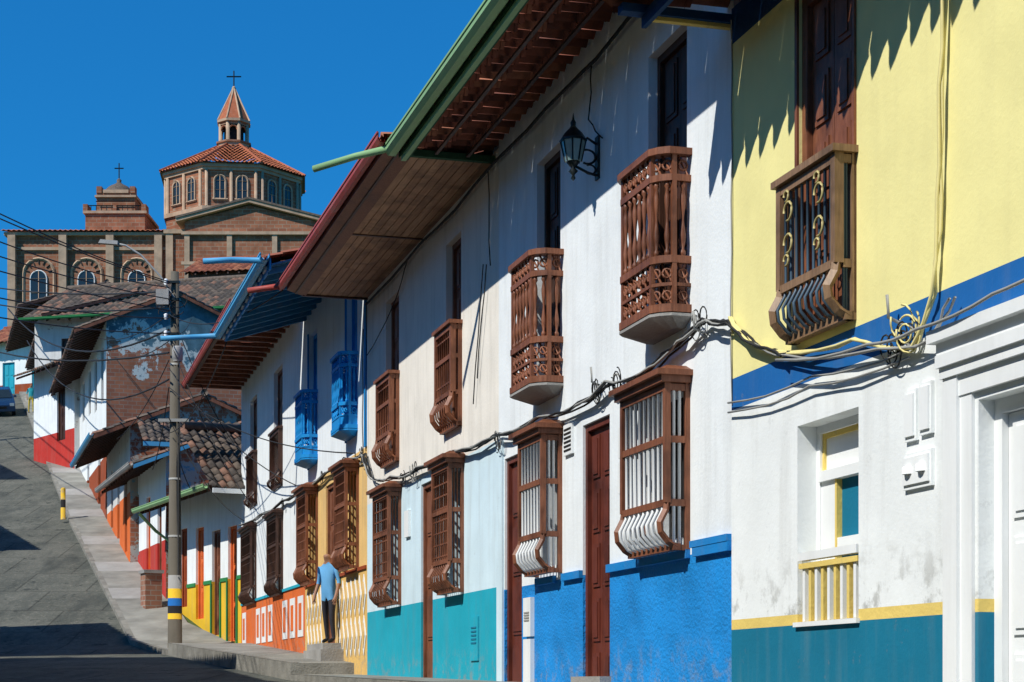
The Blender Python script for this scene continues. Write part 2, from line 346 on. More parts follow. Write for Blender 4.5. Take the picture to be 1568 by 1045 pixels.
# ================================================================ yellow house
H1=empty('yellow_house',ROW)
w=P(H1,'walls'); op=[(11.40,12.31,2.62,5.20,.12),(11.33,12.34,.45,1.95,.26),(8.2,9.72,-1.2,1.75,.2)]
facade(w,5,13.62,-3,5.6,op,[(.436,'teal_dk'),(.518,'ystripe'),(2.26,'white'),(2.52,'bluestripe'),(5.3,'yellow'),(9,'darkblue')],o=.02)
w.face([(13.62,.02,-3),(13.62,0,-3),(13.62,0,5.6),(13.62,.02,5.6)],'white'); body(w,5,13.62,-3,5.6,'whitepeel'); w.done()
w=P(H1,'upper_shutters'); door(w,11.40,12.31,2.62,5.20,-.095,'wood',2,5,.09); w.box(11.36,11.40,.021,.04,2.62,5.24,'wood'); w.box(12.31,12.35,.021,.04,2.62,5.24,'wood'); w.done()
w=P(H1,'balcony'); bay(w,11.36,12.36,2.57,3.80,.19,'woodmd','metalblue',cap=False,belly=.4,rails=0,nb=9,t=.07,br=.013)
for s in (11.6,12.12):
    for dz,sg in ((.12,1),(-.12,-1)):
        w.ring((s,.2,3.4+dz),((1,0,0),(0,0,1)),.07,.011,'gold',10,0,5)
        w.ring((s+.03,.2,3.4+dz*2),((1,0,0),(0,0,1)),.04,.011,'gold',8,0,5)
w.done()
w=P(H1,'street_window')
a,b,c,d=11.33,12.34,.45,1.95; o=-.22
w.box(a,a+.06,o,o+.08,c,d,'whitetrim'); w.box(b-.06,b,o,o+.08,c,d,'whitetrim'); w.box(a+.06,b-.06,o,o+.08,d-.06,d,'whitetrim'); w.box(a+.06,b-.06,o,o+.10,1.52,1.60,'whitetrim')
w.box(a+.06,b-.06,o+.01,o+.04,1.60,d-.06,'whitetrim'); w.box(b-.09,b-.06,o+.04,o+.06,1.6,d-.06,'ystripe'); w.box(a+.06,b-.06,o+.04,o+.055,1.85,1.89,'ystripe')
w.box(a+.06,b-.06,o+.005,o+.03,.5,1.52,'teal_dk'); w.box(a+.06,a+.14,o+.03,o+.07,.5,1.52,'whitetrim'); w.box(b-.3,b-.06,o+.03,o+.07,.5,1.52,'whitetrim')
w.box(a+.14,b-.3,o+.03,o+.07,.98,1.08,'whitetrim'); w.box(b-.33,b-.3,o+.03,o+.075,.5,1.52,'ystripe'); w.box(a+.14,a+.165,o+.03,o+.075,.5,1.52,'ystripe')
w.box(a+.02,b-.02,-.04,.03,.92,.98,'whitetrim'); w.box(a+.02,b-.02,-.05,.02,.86,.90,'ystripe')
for i in range(9): 
    s=a+.07+i*.105; w.box(s,s+.04,-.03,.005,.46,.86,'whitetrim' if i%2==0 else 'ystripe')
w.box(a-.02,b+.02,0.021,.05,.42,.455,'whitetrim'); w.done()
w=P(H1,'door_surround')
w.box(9.90,10.07,.021,.07,-3,1.93,'whitetrim'); w.box(9.76,9.90,.021,.045,-3,1.80,'whitetrim'); w.box(7.9,9.90,.021,.055,1.80,1.93,'whitetrim')
w.box(7.8,10.09,.021,.085,1.93,2.0,'whitetrim'); w.box(7.8,10.10,.021,.11,2.0,2.08,'whitetrim'); w.box(7.8,10.11,.021,.095,2.08,2.16,'whitetrim'); w.box(7.8,10.14,.021,.15,2.16,2.24,'whitetrim')
door(w,8.2,9.72,-1.2,1.75,-.18,'whitetrim',3,4,.09); w.done()
w=P(H1,'meter_boxes')
for s0,s1,z0,z1 in ((10.26,10.42,1.62,1.96),(10.46,10.62,1.60,1.94),(10.26,10.64,1.28,1.52)):
    w.box(s0,s1,.021,.045,z0,z1,'white'); w.box(s0+.02,s1-.02,.045,.06,z0+.03,z1-.03,'whitetrim')
for s in (10.36,10.54): w.lathe((s,.05,1.38),[(.05,0),(.055,.03),(.045,.05)],'whitetrim')
w.done()
w=P(H1,'tiled_roof')
sv=Vector((0,-1.02,.1)); tiles(w,(5,1.02,5.56),(1,0,0),8.75,sv,1.03,TR,h=.10,per=.27,spike=.24,jit=.02)
backroof(w,5,13.75,5.68,7.0,TR); w.box(5,13.72,.74,.78,5.40,5.52,'darkblue'); w.box(13.66,13.72,.0,.74,5.46,5.49,'ystripe'); w.box(13.62,13.735,.0,.98,5.491,5.56,'darkblue')
for i in range(13): w.box(5.2+i*.62,5.28+i*.62,.02,.74,5.44,5.54,'wooddk')
w.done()
# ================================================================ white house (bright blue plinth)
H2=empty('white_house',ROW)
w=P(H2,'walls')
op=[(14.68,15.67,3.22,5.9),(18.45,19.35,3.22,5.93),(14.72,15.7,1.3,2.65),(18.5,19.2,1.3,2.75),(16.79,17.66,-.6,2.7,.16),(19.97,20.72,-.4,2.72,.16)]
facade(w,13.62,21.0,-3,6.72,op,[(1.13,'blue'),(9,'offwhite')]); body(w,13.62,21,-3,6.6,'whitepeel'); w.done()
w=P(H2,'plinth_trim')
for a,b in ((13.66,14.45),(14.6,16.79),(17.66,18.3),(18.6,19.3)):
    w.box(a,b,.001,.045,1.10,1.18,'bluetrim')
w.box(13.66,14.5,.001,.05,1.181,1.24,'bluetrim'); w.box(20.75,21,.001,.03,-3,2.95,'paleblue'); w.done()
w=P(H2,'doors'); door(w,16.79,17.66,-.2,2.7,-.12,'reddoor',2,5); door(w,19.97,20.72,-.2,2.72,-.12,'reddoor',1,4)
w.box(16.75,17.7,-.1,.12,-.6,.06,'conc'); w.box(19.95,20.75,-.1,.1,-.6,-.0,'conc')
door(w,14.68,15.67,3.22,5.9,-.18,'wooddk',2,4); door(w,18.45,19.35,3.22,5.93,-.18,'wooddk',2,4); w.done()
w=P(H2,'wooden_balcony'); turned(w,14.58,15.66,3.27,4.72,.33,'wood'); w.done()
w=P(H2,'wooden_balcony_b'); turned(w,18.35,19.42,3.27,4.72,.33,'wood'); w.done()
w=P(H2,'window_grilles'); bay(w,14.60,15.80,1.17,2.76,.24,'wood','whitetrim',nb=9,rails=1,br=.018); bay(w,18.38,19.32,1.2,2.82,.24,'wood','whitetrim',nb=7,rails=1,br=.018); w.done()
w=P(H2,'meter_boxes')
w.box(19.45,19.75,.001,.05,.0,.5,'whitetrim'); w.box(19.45,19.75,.001,.05,.53,.98,'whitetrim')
for i in range(4): w.box(19.5,19.7,.05,.058,.8-i*.03,.815-i*.03,'conc')
for z in (2.15,2.5): w.box(16.12,16.4,.001,.05,z-.3,z,'whitetrim')
w.box(17.95,18.25,.001,.03,2.45,2.78,'whitetrim')
for i in range(6): w.box(17.98,18.22,.03,.036,2.49+i*.045,2.51+i*.045,'dark')
w.done()
w=P(H2,'tiled_roof')
tiles(w,(13.3,1.2,6.5),(1,0,0),8.0,(0,-1.2,.14),1.22,TR,h=.095,lift=.035,course=.3,per=.25,jit=.012)
backroof(w,13.4,21.3,6.68,8.3,TR)
gutter(w,13.2,21.3,1.2,6.53,'greengut',.17); w.box(13.2,21.2,1.13,1.19,6.40,6.56,'greengut'); w.box(13.2,21.25,1.09,1.13,6.43,6.54,'greendk'); w.box(13.2,21.3,1.191,1.2,6.46,6.52,'greendk')
w.box(21.14,21.22,.0,1.09,6.46,6.54,'greendk')
for y in (.35,.75): w.box(13.4,21.1,y,y+.04,6.48,6.51,'wooddk')
w.tube([(21.2,1.28,6.56),(21.5,1.7,6.5),(21.9,2.15,6.42)],.045,'greengut',8); w.done()
# ================================================================ cream house
H3=empty('cream_house',ROW)
w=P(H3,'walls')
op=[(22.90,23.75,3.45,6.05),(26.85,27.85,3.45,6.1),(24.56,25.3,-.4,2.9,.16),(22.85,23.6,1.3,2.9),(26.75,27.7,1.3,2.9)]
facade(w,21.0,29.4,-3,6.6,op,[(1.18,'teal'),(3.0,'paleblue'),(9,'cream')]); body(w,21,29.4,-3,6.55,'whitepeel'); w.done()
w=P(H3,'doors'); door(w,24.56,25.3,-.2,2.9,-.12,'wood',1,4); door(w,22.9,23.75,3.45,6.05,-.18,'wood',2,4); door(w,26.85,27.85,3.45,6.1,-.18,'wood',2,4)
w.box(24.5,25.35,-.1,.1,-.6,.0,'conc'); w.done()
w=P(H3,'balconies'); bay(w,22.84,23.8,3.43,4.84,.16,'wood','wood',cap=False,belly=.45,rails=1,nb=7,t=.07,lattice=3,br=.013); bay(w,26.81,27.9,3.44,4.84,.16,'wood','wood',cap=False,belly=.45,rails=1,nb=7,t=.07,lattice=3,br=.013); w.done()
w=P(H3,'window_grilles'); bay(w,22.74,23.72,1.2,3.03,.22,'wood','wood',nb=8,rails=1,lattice=8,br=.013); bay(w,26.67,27.85,1.2,3.06,.22,'wood','wood',nb=8,rails=1,lattice=8,br=.013); w.done()
w=P(H3,'meter_cover'); w.box(21.95,22.35,.001,.02,.28,.85,'teal'); 
for i in range(5): w.box(22.02,22.28,.02,.027,.5+i*.05,.52+i*.05,'teal_dk')
w.box(26.0,26.3,.001,.04,2.2,2.6,'whitetrim'); w.done()
w=P(H3,'boarded_soffit')
for i in range(9):
    a=.0+i*.117; sp=R(23.5,27.5)
    w.box(21.25,sp,a,a+.108,6.50,6.525,'soffit' if i%3 else 'soffit2'); w.box(sp+.01,29.35,a,a+.108,6.50+R(-.003,.003),6.525,'soffit2' if i%2 else 'soffit')
w.box(21.25,29.35,0,1.05,6.526,6.54,'wooddk'); w.box(25.2,25.26,0,1.05,6.485,6.50,'wooddk')
w.ext([(21.22,1.055,6.47),(21.22,1.36,6.56),(21.22,1.36,6.64),(21.22,1.055,6.56)],(8.2,0,0),'wood'); w.box(29.35,29.42,0,1.1,6.47,6.56,'wooddk')
w.ext([(21.21,1.20,6.50),(21.21,1.23,6.505),(21.21,1.23,6.53),(21.21,1.20,6.53)],(8.2,0,0),'wooddk'); w.done()
w=P(H3,'tiled_roof')
tiles(w,(21.1,1.42,6.66),(1,0,0),8.5,(0,-1.42,.2),1.44,TR); backroof(w,21.1,29.6,6.86,8.4,TR)
gutter(w,21.2,29.7,1.36,6.66,'redgut',.12); w.box(21.3,29.6,1.05,1.35,6.665,6.68,'wooddk')
w.tube([(29.65,1.42,6.68),(29.8,1.7,6.65),(29.9,1.95,6.62)],.05,'redgut',8); w.done()
# ================================================================ white house with blue balconies
H4=empty('blue_balcony_house',ROW)
w=P(H4,'walls')
op=[(30.3,31.3,4.38,7.0),(34.5,35.5,4.38,7.0),(32.5,33.5,.1,3.75,.16),(30.2,31.1,2.1,3.7),(34.5,35.5,2.1,3.75)]
facade(w,29.4,36.0,-3,7.6,op,[(1.95,'ochre2'),(4.0,'orange'),(9,'offwhite')]); body(w,29.4,36,-3,7.5,'whitepeel'); w.done()
w=P(H4,'plinth_diamonds')
s=29.66
while s<35.9:
    if not 32.25<s<33.75:
        for zc in (.80,1.50):
            w.ext([(s-.19,.002,zc),(s,.002,zc-.35),(s+.19,.002,zc),(s,.002,zc+.35)],(0,.012,0),'whitetrim')
            w.ext([(s-.10,.016,zc),(s,.016,zc-.22),(s+.10,.016,zc),(s,.016,zc+.22)],(0,.01,0),'rust' if int(s*10)%2 else 'ochre2')
    s+=.40
w.box(29.45,32.4,.001,.03,1.93,1.99,'rust'); w.box(33.6,35.98,.001,.03,1.93,1.99,'rust'); w.done()
w=P(H4,'doors'); door(w,32.5,33.5,.72,3.75,-.12,'wood',2,4); w.box(31.6,33.6,-.15,.42,-.5,.60,'conc'); w.box(31.75,33.55,-.14,.36,.60,.715,'conc')
for a in (30.3,34.5): door(w,a,a+1,4.38,7.0,-.18,'bluebalc',2,4)
for a,b in ((30.3,31.3),(34.5,35.5)): w.box(b,b+.06,.001,.03,4.3,7.05,'bluebalc')
w.box(29.42,29.56,.001,.03,4.0,7.6,'bluebalc'); w.done()
for nm,a,b in (('blue_balcony_near',30.26,31.3),('blue_balcony_far',34.43,35.55)):
    w=P(H4,nm); turned(w,a,b,4.42,5.76,.3,'bluebalc','bluebalc',solid=True,step=.17); w.done()
w=P(H4,'window_grilles'); bay(w,30.14,31.25,1.98,3.84,.25,'wood','wood',nb=8,rails=1,lattice=8,br=.015); bay(w,34.4,35.6,1.95,3.88,.25,'wood','wood',nb=8,rails=1,lattice=8,br=.015); w.done()
w=P(H4,'roof')
n=17
for i in range(n):
    t0=i/n; t1=(i+.93)/n
    w.ext([(29.6,1.6*t0,7.5-.5*t0),(29.6,1.6*t1,7.5-.5*t1),(29.6,1.6*t1,7.53-.5*t1),(29.6,1.6*t0,7.53-.5*t0)],(6.4,0,0),'blueunder')
for i in range(11):
    s=29.8+i*.6; w.ext([(s,.0,7.5),(s,1.62,6.99),(s,1.62,6.89),(s,.0,7.4)],(.08,0,0),'blueunder')
    w.box(s+.1,s+.42,1.63,1.66,6.99,7.05,'whitetrim')
w.box(29.6,36.1,1.60,1.63,6.93,7.12,'bluebalc')
tiles(w,(29.5,1.7,7.1),(1,0,0),6.6,(0,-1.7,.5),1.77,TR); backroof(w,29.5,36.1,7.6,9,TR)
gutter(w,29.3,36.3,1.66,7.06,'bluegut',.16,'bluegut')
w.tube([(29.5,1.75,7.05),(29.4,2.3,7.0),(29.4,2.75,6.95)],.05,'bluegut',8); w.tube([(36.2,1.75,7.06),(36.2,2.3,7.0),(36.2,2.9,6.94)],.055,'bluegut',8); w.done()
# ================================================================ long white house, orange plinth
H5=empty('long_white_house',ROW)
w=P(H5,'walls')
op=[(39.15,40.5,4.38,7.1),(43.4,44.7,4.38,7.1),(39.2,40.4,2.0,3.7),(43.7,45.2,2.0,3.8)]
facade(w,36.0,46.5,-3,7.85,op,[(2.0,'orange2'),(9,'white')]); body(w,36,46.5,-3,7.8,'whitepeel'); w.done()
w=P(H5,'plinth_panels')
for a in (36.2,37.3,38.4,40.7,41.8,42.8,45.5): w.box(a,a+.7,.002,.015,.95,1.8,'whitetrim'); w.box(a+.18,a+.52,.015,.025,1.1,1.65,'orange2')
w.box(36.02,46.45,.001,.03,2.0,2.06,'teal'); w.done()
w=P(H5,'doors')
for a,b in ((39.15,40.5),(43.4,44.7)): door(w,a,b,4.38,7.1,-.18,'wood',2,4); bay(w,a-.05,b+.05,4.4,5.7,.1,'wooddk','wooddk',cap=False,belly=.3,rails=0,nb=8)
w.done()
w=P(H5,'window_grilles'); bay(w,39.05,40.6,1.95,3.82,.16,'wooddk','wooddk',nb=9,rails=1,lattice=6,br=.018); bay(w,43.5,45.4,1.95,3.9,.16,'wooddk','wooddk',nb=9,rails=1,lattice=6,br=.018); w.done()
w=P(H5,'tiled_roof')
tiles(w,(36.1,1.42,7.78),(1,0,0),10.6,(0,-1.42,.12),1.43,TR,h=.07); backroof(w,36,46.8,7.95,9.6,TR)
w.box(36.1,46.7,1.36,1.44,7.66,7.76,'wooddk'); gutter(w,36.1,46.8,1.42,7.74,'redgut',.1)
for i in range(18): w.box(36.3+i*.6,36.4+i*.6,0,1.36,7.7,7.78,'wood')
w.done()
# ================================================================ wall lantern
LM=ROW@Matrix.Translation((17.15,0,1.136))@Matrix.Diagonal((1.1,1,.8,1)); LT=empty('wall_lantern',LM)
w=P(LT,'bracket'); y=.27; z0=5.12
w.box(-.05,.05,.0,.02,z0-.1,z0+.45,'iron'); w.tube([(0,.02,z0+.35),(0,.12,z0+.42),(0,.22,z0+.3),(0,y,z0+.06)],.016,'iron')
w.ring((0,.12,z0+.18),((0,1,0),(0,0,1)),.09,.014,'iron',14,0,5.2); w.ring((0,.09,z0+.02),((0,1,0),(0,0,1)),.06,.012,'iron',12,1,6); w.tube([(0,.02,z0-.05),(0,.12,z0-.02),(0,y,z0+.06)],.016,'iron'); w.done()
w=P(LT,'lantern'); c=(0,y,z0)
w.lathe(c,[(.005,-.14),(.025,-.11),(.012,-.07),(.05,-.02),(.02,.02),(.06,.08),(.07,.1)],'iron',8)
w.lathe(c,[(.08,.1),(.125,.36)],'lampglass',8,False)
for j in range(8):
    t=2*math.pi*(j+.5)/8; w.tube([(c[0]+.082*math.cos(t),c[1]+.082*math.sin(t),z0+.1),(c[0]+.128*math.cos(t),c[1]+.128*math.sin(t),z0+.36)],.008,'iron',4)
w.lathe(c,[(.135,.355),(.145,.37),(.13,.39),(.09,.47),(.04,.53),(.025,.56),(.03,.6),(.012,.64),(.003,.72)],'iron',8); w.done()
# ================================================================ cables on facades
CB=empty('facade_cables',ROW)
w=P(CB,'bundle')
route=[(8.6,2.32),(9.25,2.29),(10.2,2.2),(10.9,2.27),(12.4,2.5),(13.0,2.7),(13.54,2.98),(14.1,3.1),(14.8,3.0),(15.55,2.9),(16.6,2.97),(17.5,2.9),(19,2.98),(20.8,3.03),(23,3.1),(25.1,3.12),(27,3.2),(28.6,3.35),(29.3,3.85),(31,3.98),(33,3.95),(36,3.96),(38.5,3.97),(42,4.0),(46.3,4.1)]
def strand(rt,r,k,o=.05,j=.03):
    pts=[]
    for i in range(len(rt)-1):
        for q in range(4):
            t=q/4; a,b=rt[i],rt[i+1]; L=abs(b[0]-a[0])
            pts.append((a[0]+(b[0]-a[0])*t+R(-j,j),o+R(0,.02),a[1]+(b[1]-a[1])*t-.05*min(L,2)*t*(1-t)*2+R(-j,j)*.8))
    pts.append((rt[-1][0],o,rt[-1][1])); w.tube(pts,r,k,5)
for i in range(4): strand(route[4:],.011,'cable',.04+.02*i)
for i in range(2): strand([(9.9+i*.02,2.42)]+route[2:6],.010,'cableg',.07+.02*i,.012)
strand([(8.6,2.34),(9.3,2.31),(10.2,2.27),(10.9,2.3),(12.4,2.46)],.012,'cableg',.17,.005); strand(route[6:],.014,'cableg',.1); strand([(10.5,2.15),(12,2.2),(13.6,2.24)],.009,'cableg',.06,.008); strand([(10.5,2.2),(12,2.27),(13.6,2.32)],.009,'cableg',.06,.008)
for s,z in ((10.55,2.3),(10.7,2.28),(16.4,2.97),(17.0,2.93),(20.8,3.0),(25.4,3.1),(26.2,3.1),(29.5,3.85),(33.5,3.95),(14.2,3.12),(38.6,3.95)):
    for q in range(5): w.ring((s+R(-.12,.12),.08,z+R(-.08,.05)),((1,.15*R(-1,1),0),(0,.1,1)),R(.05,.12),.007,random.choice(['cable','cable','cableg']),12,R(0,3),R(4,8))
for s in (14.2,17.0,10.7,25.5): w.tube([(s,0,3.0 if s>12 else 2.4),(s,.12,3.05 if s>12 else 2.45),(s,.13,3.2 if s>12 else 2.6)],.012,'cableg')
for q in range(2): strand([(10.02,5.4),(10.05,4.3),(10.1,3.3),(10.18,2.5),(10.45,2.2),(11.3,2.42),(12.4,2.52),(13.1,2.72),(13.55,3.02)],.013,'cabley',.05+.02*q,.012)
for q in range(5): w.ring((10.45+R(-.15,.15),.09,2.36+R(-.08,.08)),((1,.2,0),(0,.1,1)),R(.06,.13),.008,'cabley',12,R(0,3),R(4,7))
strand([(13.6,5.5),(13.58,4),(13.6,2.3)],.007,'cableg',.02,.005)
for a in ((21.3,6.4,21.25,5.2),(21.6,5.3,22.1,3.6),(21.4,5.25,21.9,3.9),(29.2,6.4,29.3,3.9),(29.5,6,29.55,3.9)): strand([(a[0],a[1]),(a[2],a[3])],.008,'cable',.04,.006)
strand([(13.7,6.35),(16,6.4),(18,6.38),(21,6.42),(25,6.4),(29.2,6.35)],.02,'cable',.06,.03)
strand([(17.2,6.35),(17.3,5.8),(16.9,5.5)],.008,'cable',.04,.01); strand([(29.2,5.5),(27,5.9),(26,6.4)],.008,'cable',.04,.01); w.done()
# ================================================================ ground, road, pavements
G=[(-300,-12),(-60,-5),(0,-1.6),(20,-.15),(31,0),(46,.72),(48,1.0),(66,5.87),(88.6,11.97),(112,18.3),(180,27),(260,30),(2500,30)]
def g(y):
    for a,b in zip(G,G[1:]):
        if a[0]<=y<=b[0]: return a[1]+(b[1]-a[1])*(y-a[0])/(b[0]-a[0])
    return G[-1][1]
KP=[(-60,21.86),(31,-3.89),(42,-7.8),(46,-9.2),(47.9,-10.36),(66.6,-16.75),(88.6,-23.8),(112,-31.3)]
def lin(Pn,y):
    for a,b in zip(Pn,Pn[1:]):
        if a[0]<=y<=b[0]: return a[1]+(b[1]-a[1])*(y-a[0])/(b[0]-a[0])
    return Pn[-1][1]
K=lambda y: lin(KP,y)
FP=[(-60,23.05),(46.4,-7.1),(50,-9.6),(66.6,-15.3),(88.6,-22.35),(112,-29.8)]
Fx=lambda y: lin(FP,y)
ys=sorted({y for y,_ in G}|{-20,10,40,55,75,100,140,220,400,800})
gr=P(None,'ground'); xs=[-2500,-600,-200,-80,-40,0,40,80,200,600,2500]
for a,b in zip(ys,ys[1:]):
    for c,d in zip(xs,xs[1:]): gr.face([(c,a,g(a)),(d,a,g(a)),(d,b,g(b)),(c,b,g(b))],'grass')
gr.done()
def strip(name,fl,fr,off,k,y0,y1,kerb=0,side='l'):
    yy=sorted({y for y,_ in G+KP+FP if y0<y<y1}|{y0,y1}|{y0+(y1-y0)*i/24 for i in range(25)})
    q=P(None,name)
    for a,b in zip(yy,yy[1:]):
        q.face([(fl(a),a,g(a)+off),(fr(a),a,g(a)+off),(fr(b),b,g(b)+off),(fl(b),b,g(b)+off)],k)
        if kerb:
            f=fl if side=='l' else fr; w_=.16 if side=='l' else -.16
            q.face([(f(a),a,g(a)+off),(f(b),b,g(b)+off),(f(b),b,g(b)-.1),(f(a),a,g(a)-.1)],'stone')
            q.face([(f(a),a,g(a)+off+.006),(f(a)+w_,a,g(a)+off+.006),(f(b)+w_,b,g(b)+off+.006),(f(b),b,g(b)+off+.006)],'stone')
    if kerb:
        for y in (y0,y1): q.face([(fl(y),y,g(y)-.1),(fr(y),y,g(y)-.1),(fr(y),y,g(y)+off),(fl(y),y,g(y)+off)],'stone')
    return q.done()
strip('road',lambda y:K(y)-6.8,K,.03,'asphalt',-60,112)
strip('pavement',K,lambda y:Fx(y)+.3,.14,'walk',-60,31,1)
strip('pavement',K,lambda y:Fx(y)+.3,.34,'walk',31.0,44.5,1)
strip('pavement',K,lambda y:Fx(y)+.4,.16,'walk',44.5,112,1)
strip('pavement',lambda y:K(y)-8.3,lambda y:K(y)-6.8,.15,'walk',-60,112,1,'r')
# ramps and driveway slabs crossing the steep pavement
q=P(None,'pavement_steps')
for y in (53,57,61.5,67,72,78,84,90): 
    q.mesh([(K(y)+.1,y,g(y)+.17),(Fx(y)+.1,y,g(y)+.17),(Fx(y+1.3)+.1,y+1.3,g(y+1.3)+.20),(K(y+1.3)+.1,y+1.3,g(y+1.3)+.20),(K(y)+.1,y,g(y)+.05),(Fx(y)+.1,y,g(y)+.05)],[(0,1,2,3),(4,5,1,0)],'conc')
q.done()
# ================================================================ hillside houses
def house(name,P0,P1,depth,zb,ze,ridge,zr,bands,gable,mats,ov=1.0,opens=(),dk='wood',gut=None,sideopen=(),per=.23,verge='wooddk'):
    L=math.hypot(P1[0]-P0[0],P1[1]-P0[1]); E=empty(name,frame(P0[0],P0[1],P1[0]-P0[0],P1[1]-P0[1]))
    w=P(E,'walls'); sl=(zr-ze)/(ridge+ov); zw=ze+sl*ov
    facade(w,0,L,zb,zw,list(opens),bands)
    zbk=zr-(zr-ze)*(depth-ridge)/(ridge+ov)
    for s in (0,L): w.face([(s,0,zb),(s,-depth,zb),(s,-depth,zbk),(s,-ridge,zr),(s,0,zw)],gable)
    w.face([(0,-depth,zb),(L,-depth,zb),(L,-depth,zbk),(0,-depth,zbk)],gable); w.done()
    w=P(E,'doors_and_windows')
    for q in opens: door(w,q[0],q[1],q[2],q[3],-.16,q[4] if len(q)>4 and isinstance(q[4],str) else dk,2,3)
    for y0,y1,z0,z1 in sideopen: w.box(-.05,-.001,y0,y1,z0,z1,'wooddk'); w.box(-.07,-.05,y0+.1,y1-.1,z0+.1,z1-.1,'glass'); w.box(-.09,-.07,(y0+y1)/2-.03,(y0+y1)/2+.03,z0+.1,z1-.1,'wood')
    w.done()
    w=P(E,'tiled_roof'); e=.25
    tiles(w,(-e,ov,ze),(1,0,0),L+2*e,(0,-(ridge+ov),zr-ze),math.hypot(ridge+ov,zr-ze),mats,per=per,h=.07,k=4)
    b=depth-ridge+.3; tiles(w,(-e,-depth-.3,zr-(zr-ze)*b/(ridge+ov)),(1,0,0),L+2*e,(0,b,(zr-ze)*b/(ridge+ov)),b*math.sqrt(1+sl*sl),mats,per=per,h=.07,k=4)
    w.tube([(-e-.05,-ridge,zr+.05),(L+e,-ridge,zr+.05)],.12,mats[0],8)
    n=int(L/.6)+1
    for i in range(n+1):
        s=min(L-.05,i*L/n); w.ext([(s,0,zw-.03),(s,ov-.05,ze-.03),(s,ov-.05,ze-.13),(s,0,zw-.13)],(.08,0,0),'wooddk')
    if gut: gutter(w,-e,L+e,ov,ze-.02,gut,.14)
    for s in (-e,):
        w.ext([(s,ov,ze-.02),(s,-ridge,zr-.02),(s,-ridge,zr-.14),(s,ov,ze-.14)],(.03,0,0),verge)
        w.ext([(s,-depth-.3,zr-sl*b-.02),(s,-ridge,zr-.02),(s,-ridge,zr-.14),(s,-depth-.3,zr-sl*b-.14)],(.03,0,0),verge)
    w.done(); return E
HA=house('yellow_plinth_cottage',(-7.1,46.5),(-10.2,52.8),5,-1,5.1,3.2,6.6,[(1.6,'yel2'),(2.8,'yel2'),(9,'white')],'whitepeel',TG,ov=1.0,
  opens=[(.5,1.3,1.1,4.2,'orange2'),(2.0,2.8,1.3,4.2,'wood'),(3.6,4.4,1.8,4.4,'orange2'),(5.3,6.1,2.2,4.5,'rust')],gut='greengut')
w=P(HA,'green_trim')
for a,b in ((0,.5),(1.3,2.0),(2.8,3.6),(4.4,5.3),(6.1,7)): w.box(a+.02,b-.02,.001,.03,2.74,2.84,'green')
for a in (.42,1.3,1.92,2.8): w.box(a,a+.08,.001,.04,.9,2.74,'green')
w.tube([(6.9,1.0,5.0),(6.9,.5,4.5),(6.9,.08,4.2),(6.9,.08,2.2)],.05,'greengut',8); w.done()
# hip slope of the cottage roof, falling downhill towards the viewer
w=P(HA,'hip_roof'); tiles(w,(-.9,1.1,4.98),(0,-1,0),6.4,(1,0,.62),3.6,TG,per=.24,h=.08,k=6,lift=.04,jit=.015); w.box(-1.0,-.94,-5.2,1.1,4.86,4.98,'whitetrim'); w.tube([(2.1,1.0,6.98),(2.1,-5,6.98)],.13,'g3',8); w.done()
w=P(HA,'brick_pillar'); w.box(6.2,6.75,.5,1.0,.5,3.2,'brick'); w.box(6.15,6.8,.45,1.05,3.2,3.3,'conc'); w.done()
house('red_plinth_cottage',(-10.4,53),(-13.0,60),5,0,6.5,2.6,8.0,[(4.3,'red'),(9,'white')],'peel2',TG,ov=1.0,opens=[(.8,1.6,2.9,5.6,'wood'),(3,3.8,3.6,5.9,'orange2'),(5.4,6.2,4.2,6.2,'teal')],gut='conc',verge='bluegut')
HC=house('brick_house',(-12.6,58.2),(-15.2,66.2),5.5,2,8.1,2.4,9.6,[(6.3,'orange2'),(9,'whitepeel')],'peel2',TG,ov=1.2,opens=[(1,1.8,4.4,7,'wood'),(3.6,4.4,4.8,7.3,'wood'),(6,6.8,5.6,7.7,'wood')],gut='bluegut',verge='wood')
w=P(HC,'lean_to_roof'); tiles(w,(-2.0,-.2,7.7),(0,-1,0),5.6,(1,0,.5),2.2,TG,per=.24,h=.08,k=4,lift=.04,jit=.015); w.box(-2.08,-2.02,-5.8,-.2,7.56,7.7,'bluegut'); w.done()
HE=house('peeling_blue_house',(-15.3,66.5),(-20.0,81),5.6,4,13.2,2.6,14.9,[(8.6,'rust'),(14,'white')],'peel',TG,ov=1.2,opens=[(1.2,2.3,10.8,12.9),(4.2,5.3,10.9,13),(7.2,8.3,11.2,13.1),(10.5,11.6,11.4,13.1),(2.5,3.5,6.5,9),(8,9,8,10.4)],dk='wooddk',verge='wood',sideopen=[(-4.6,-3.8,12.2,13.2)])
house('long_tiled_house',(-11.4,80.5),(-22.6,83.5),7,6,17.0,3.6,19.4,[(12.6,'red'),(25,'whitepeel')],'white',TG,ov=.9,opens=[(2,3,13.6,15.8),(5,6,14,16),(9.2,10.2,14.2,16.2)],dk='wooddk',gut='green',per=.3)
house('upper_street_house',(-20.6,83),(-25.2,97),6,8,17.2,3,18.6,[(12.9,'red'),(25,'white')],'whitepeel',TG,ov=1.5,opens=[(1.5,2.6,14.5,16.6),(5,6,14.7,16.8),(9,10,15,16.8),(12,13,15,16.8)],dk='teal')
house('small_porch_house',(-19.6,79.0),(-22.4,82.6),2,8,14.2,1,15.0,[(11.4,'red'),(25,'offwhite')],'whitepeel',TG,ov=.9,opens=[(1,1.9,11,13.4)],dk='wooddk',sideopen=[(-1.5,-.6,12,13.4)])
house('hilltop_house',(-25.6,98),(-30.0,111),6,12,20.8,3,22.4,[(17.0,'teal'),(25,'cream')],'ugrey',TG,ov=1.8,opens=[(2,3,15.8,18.3),(7,8,17.4,19.8)],dk='wood')
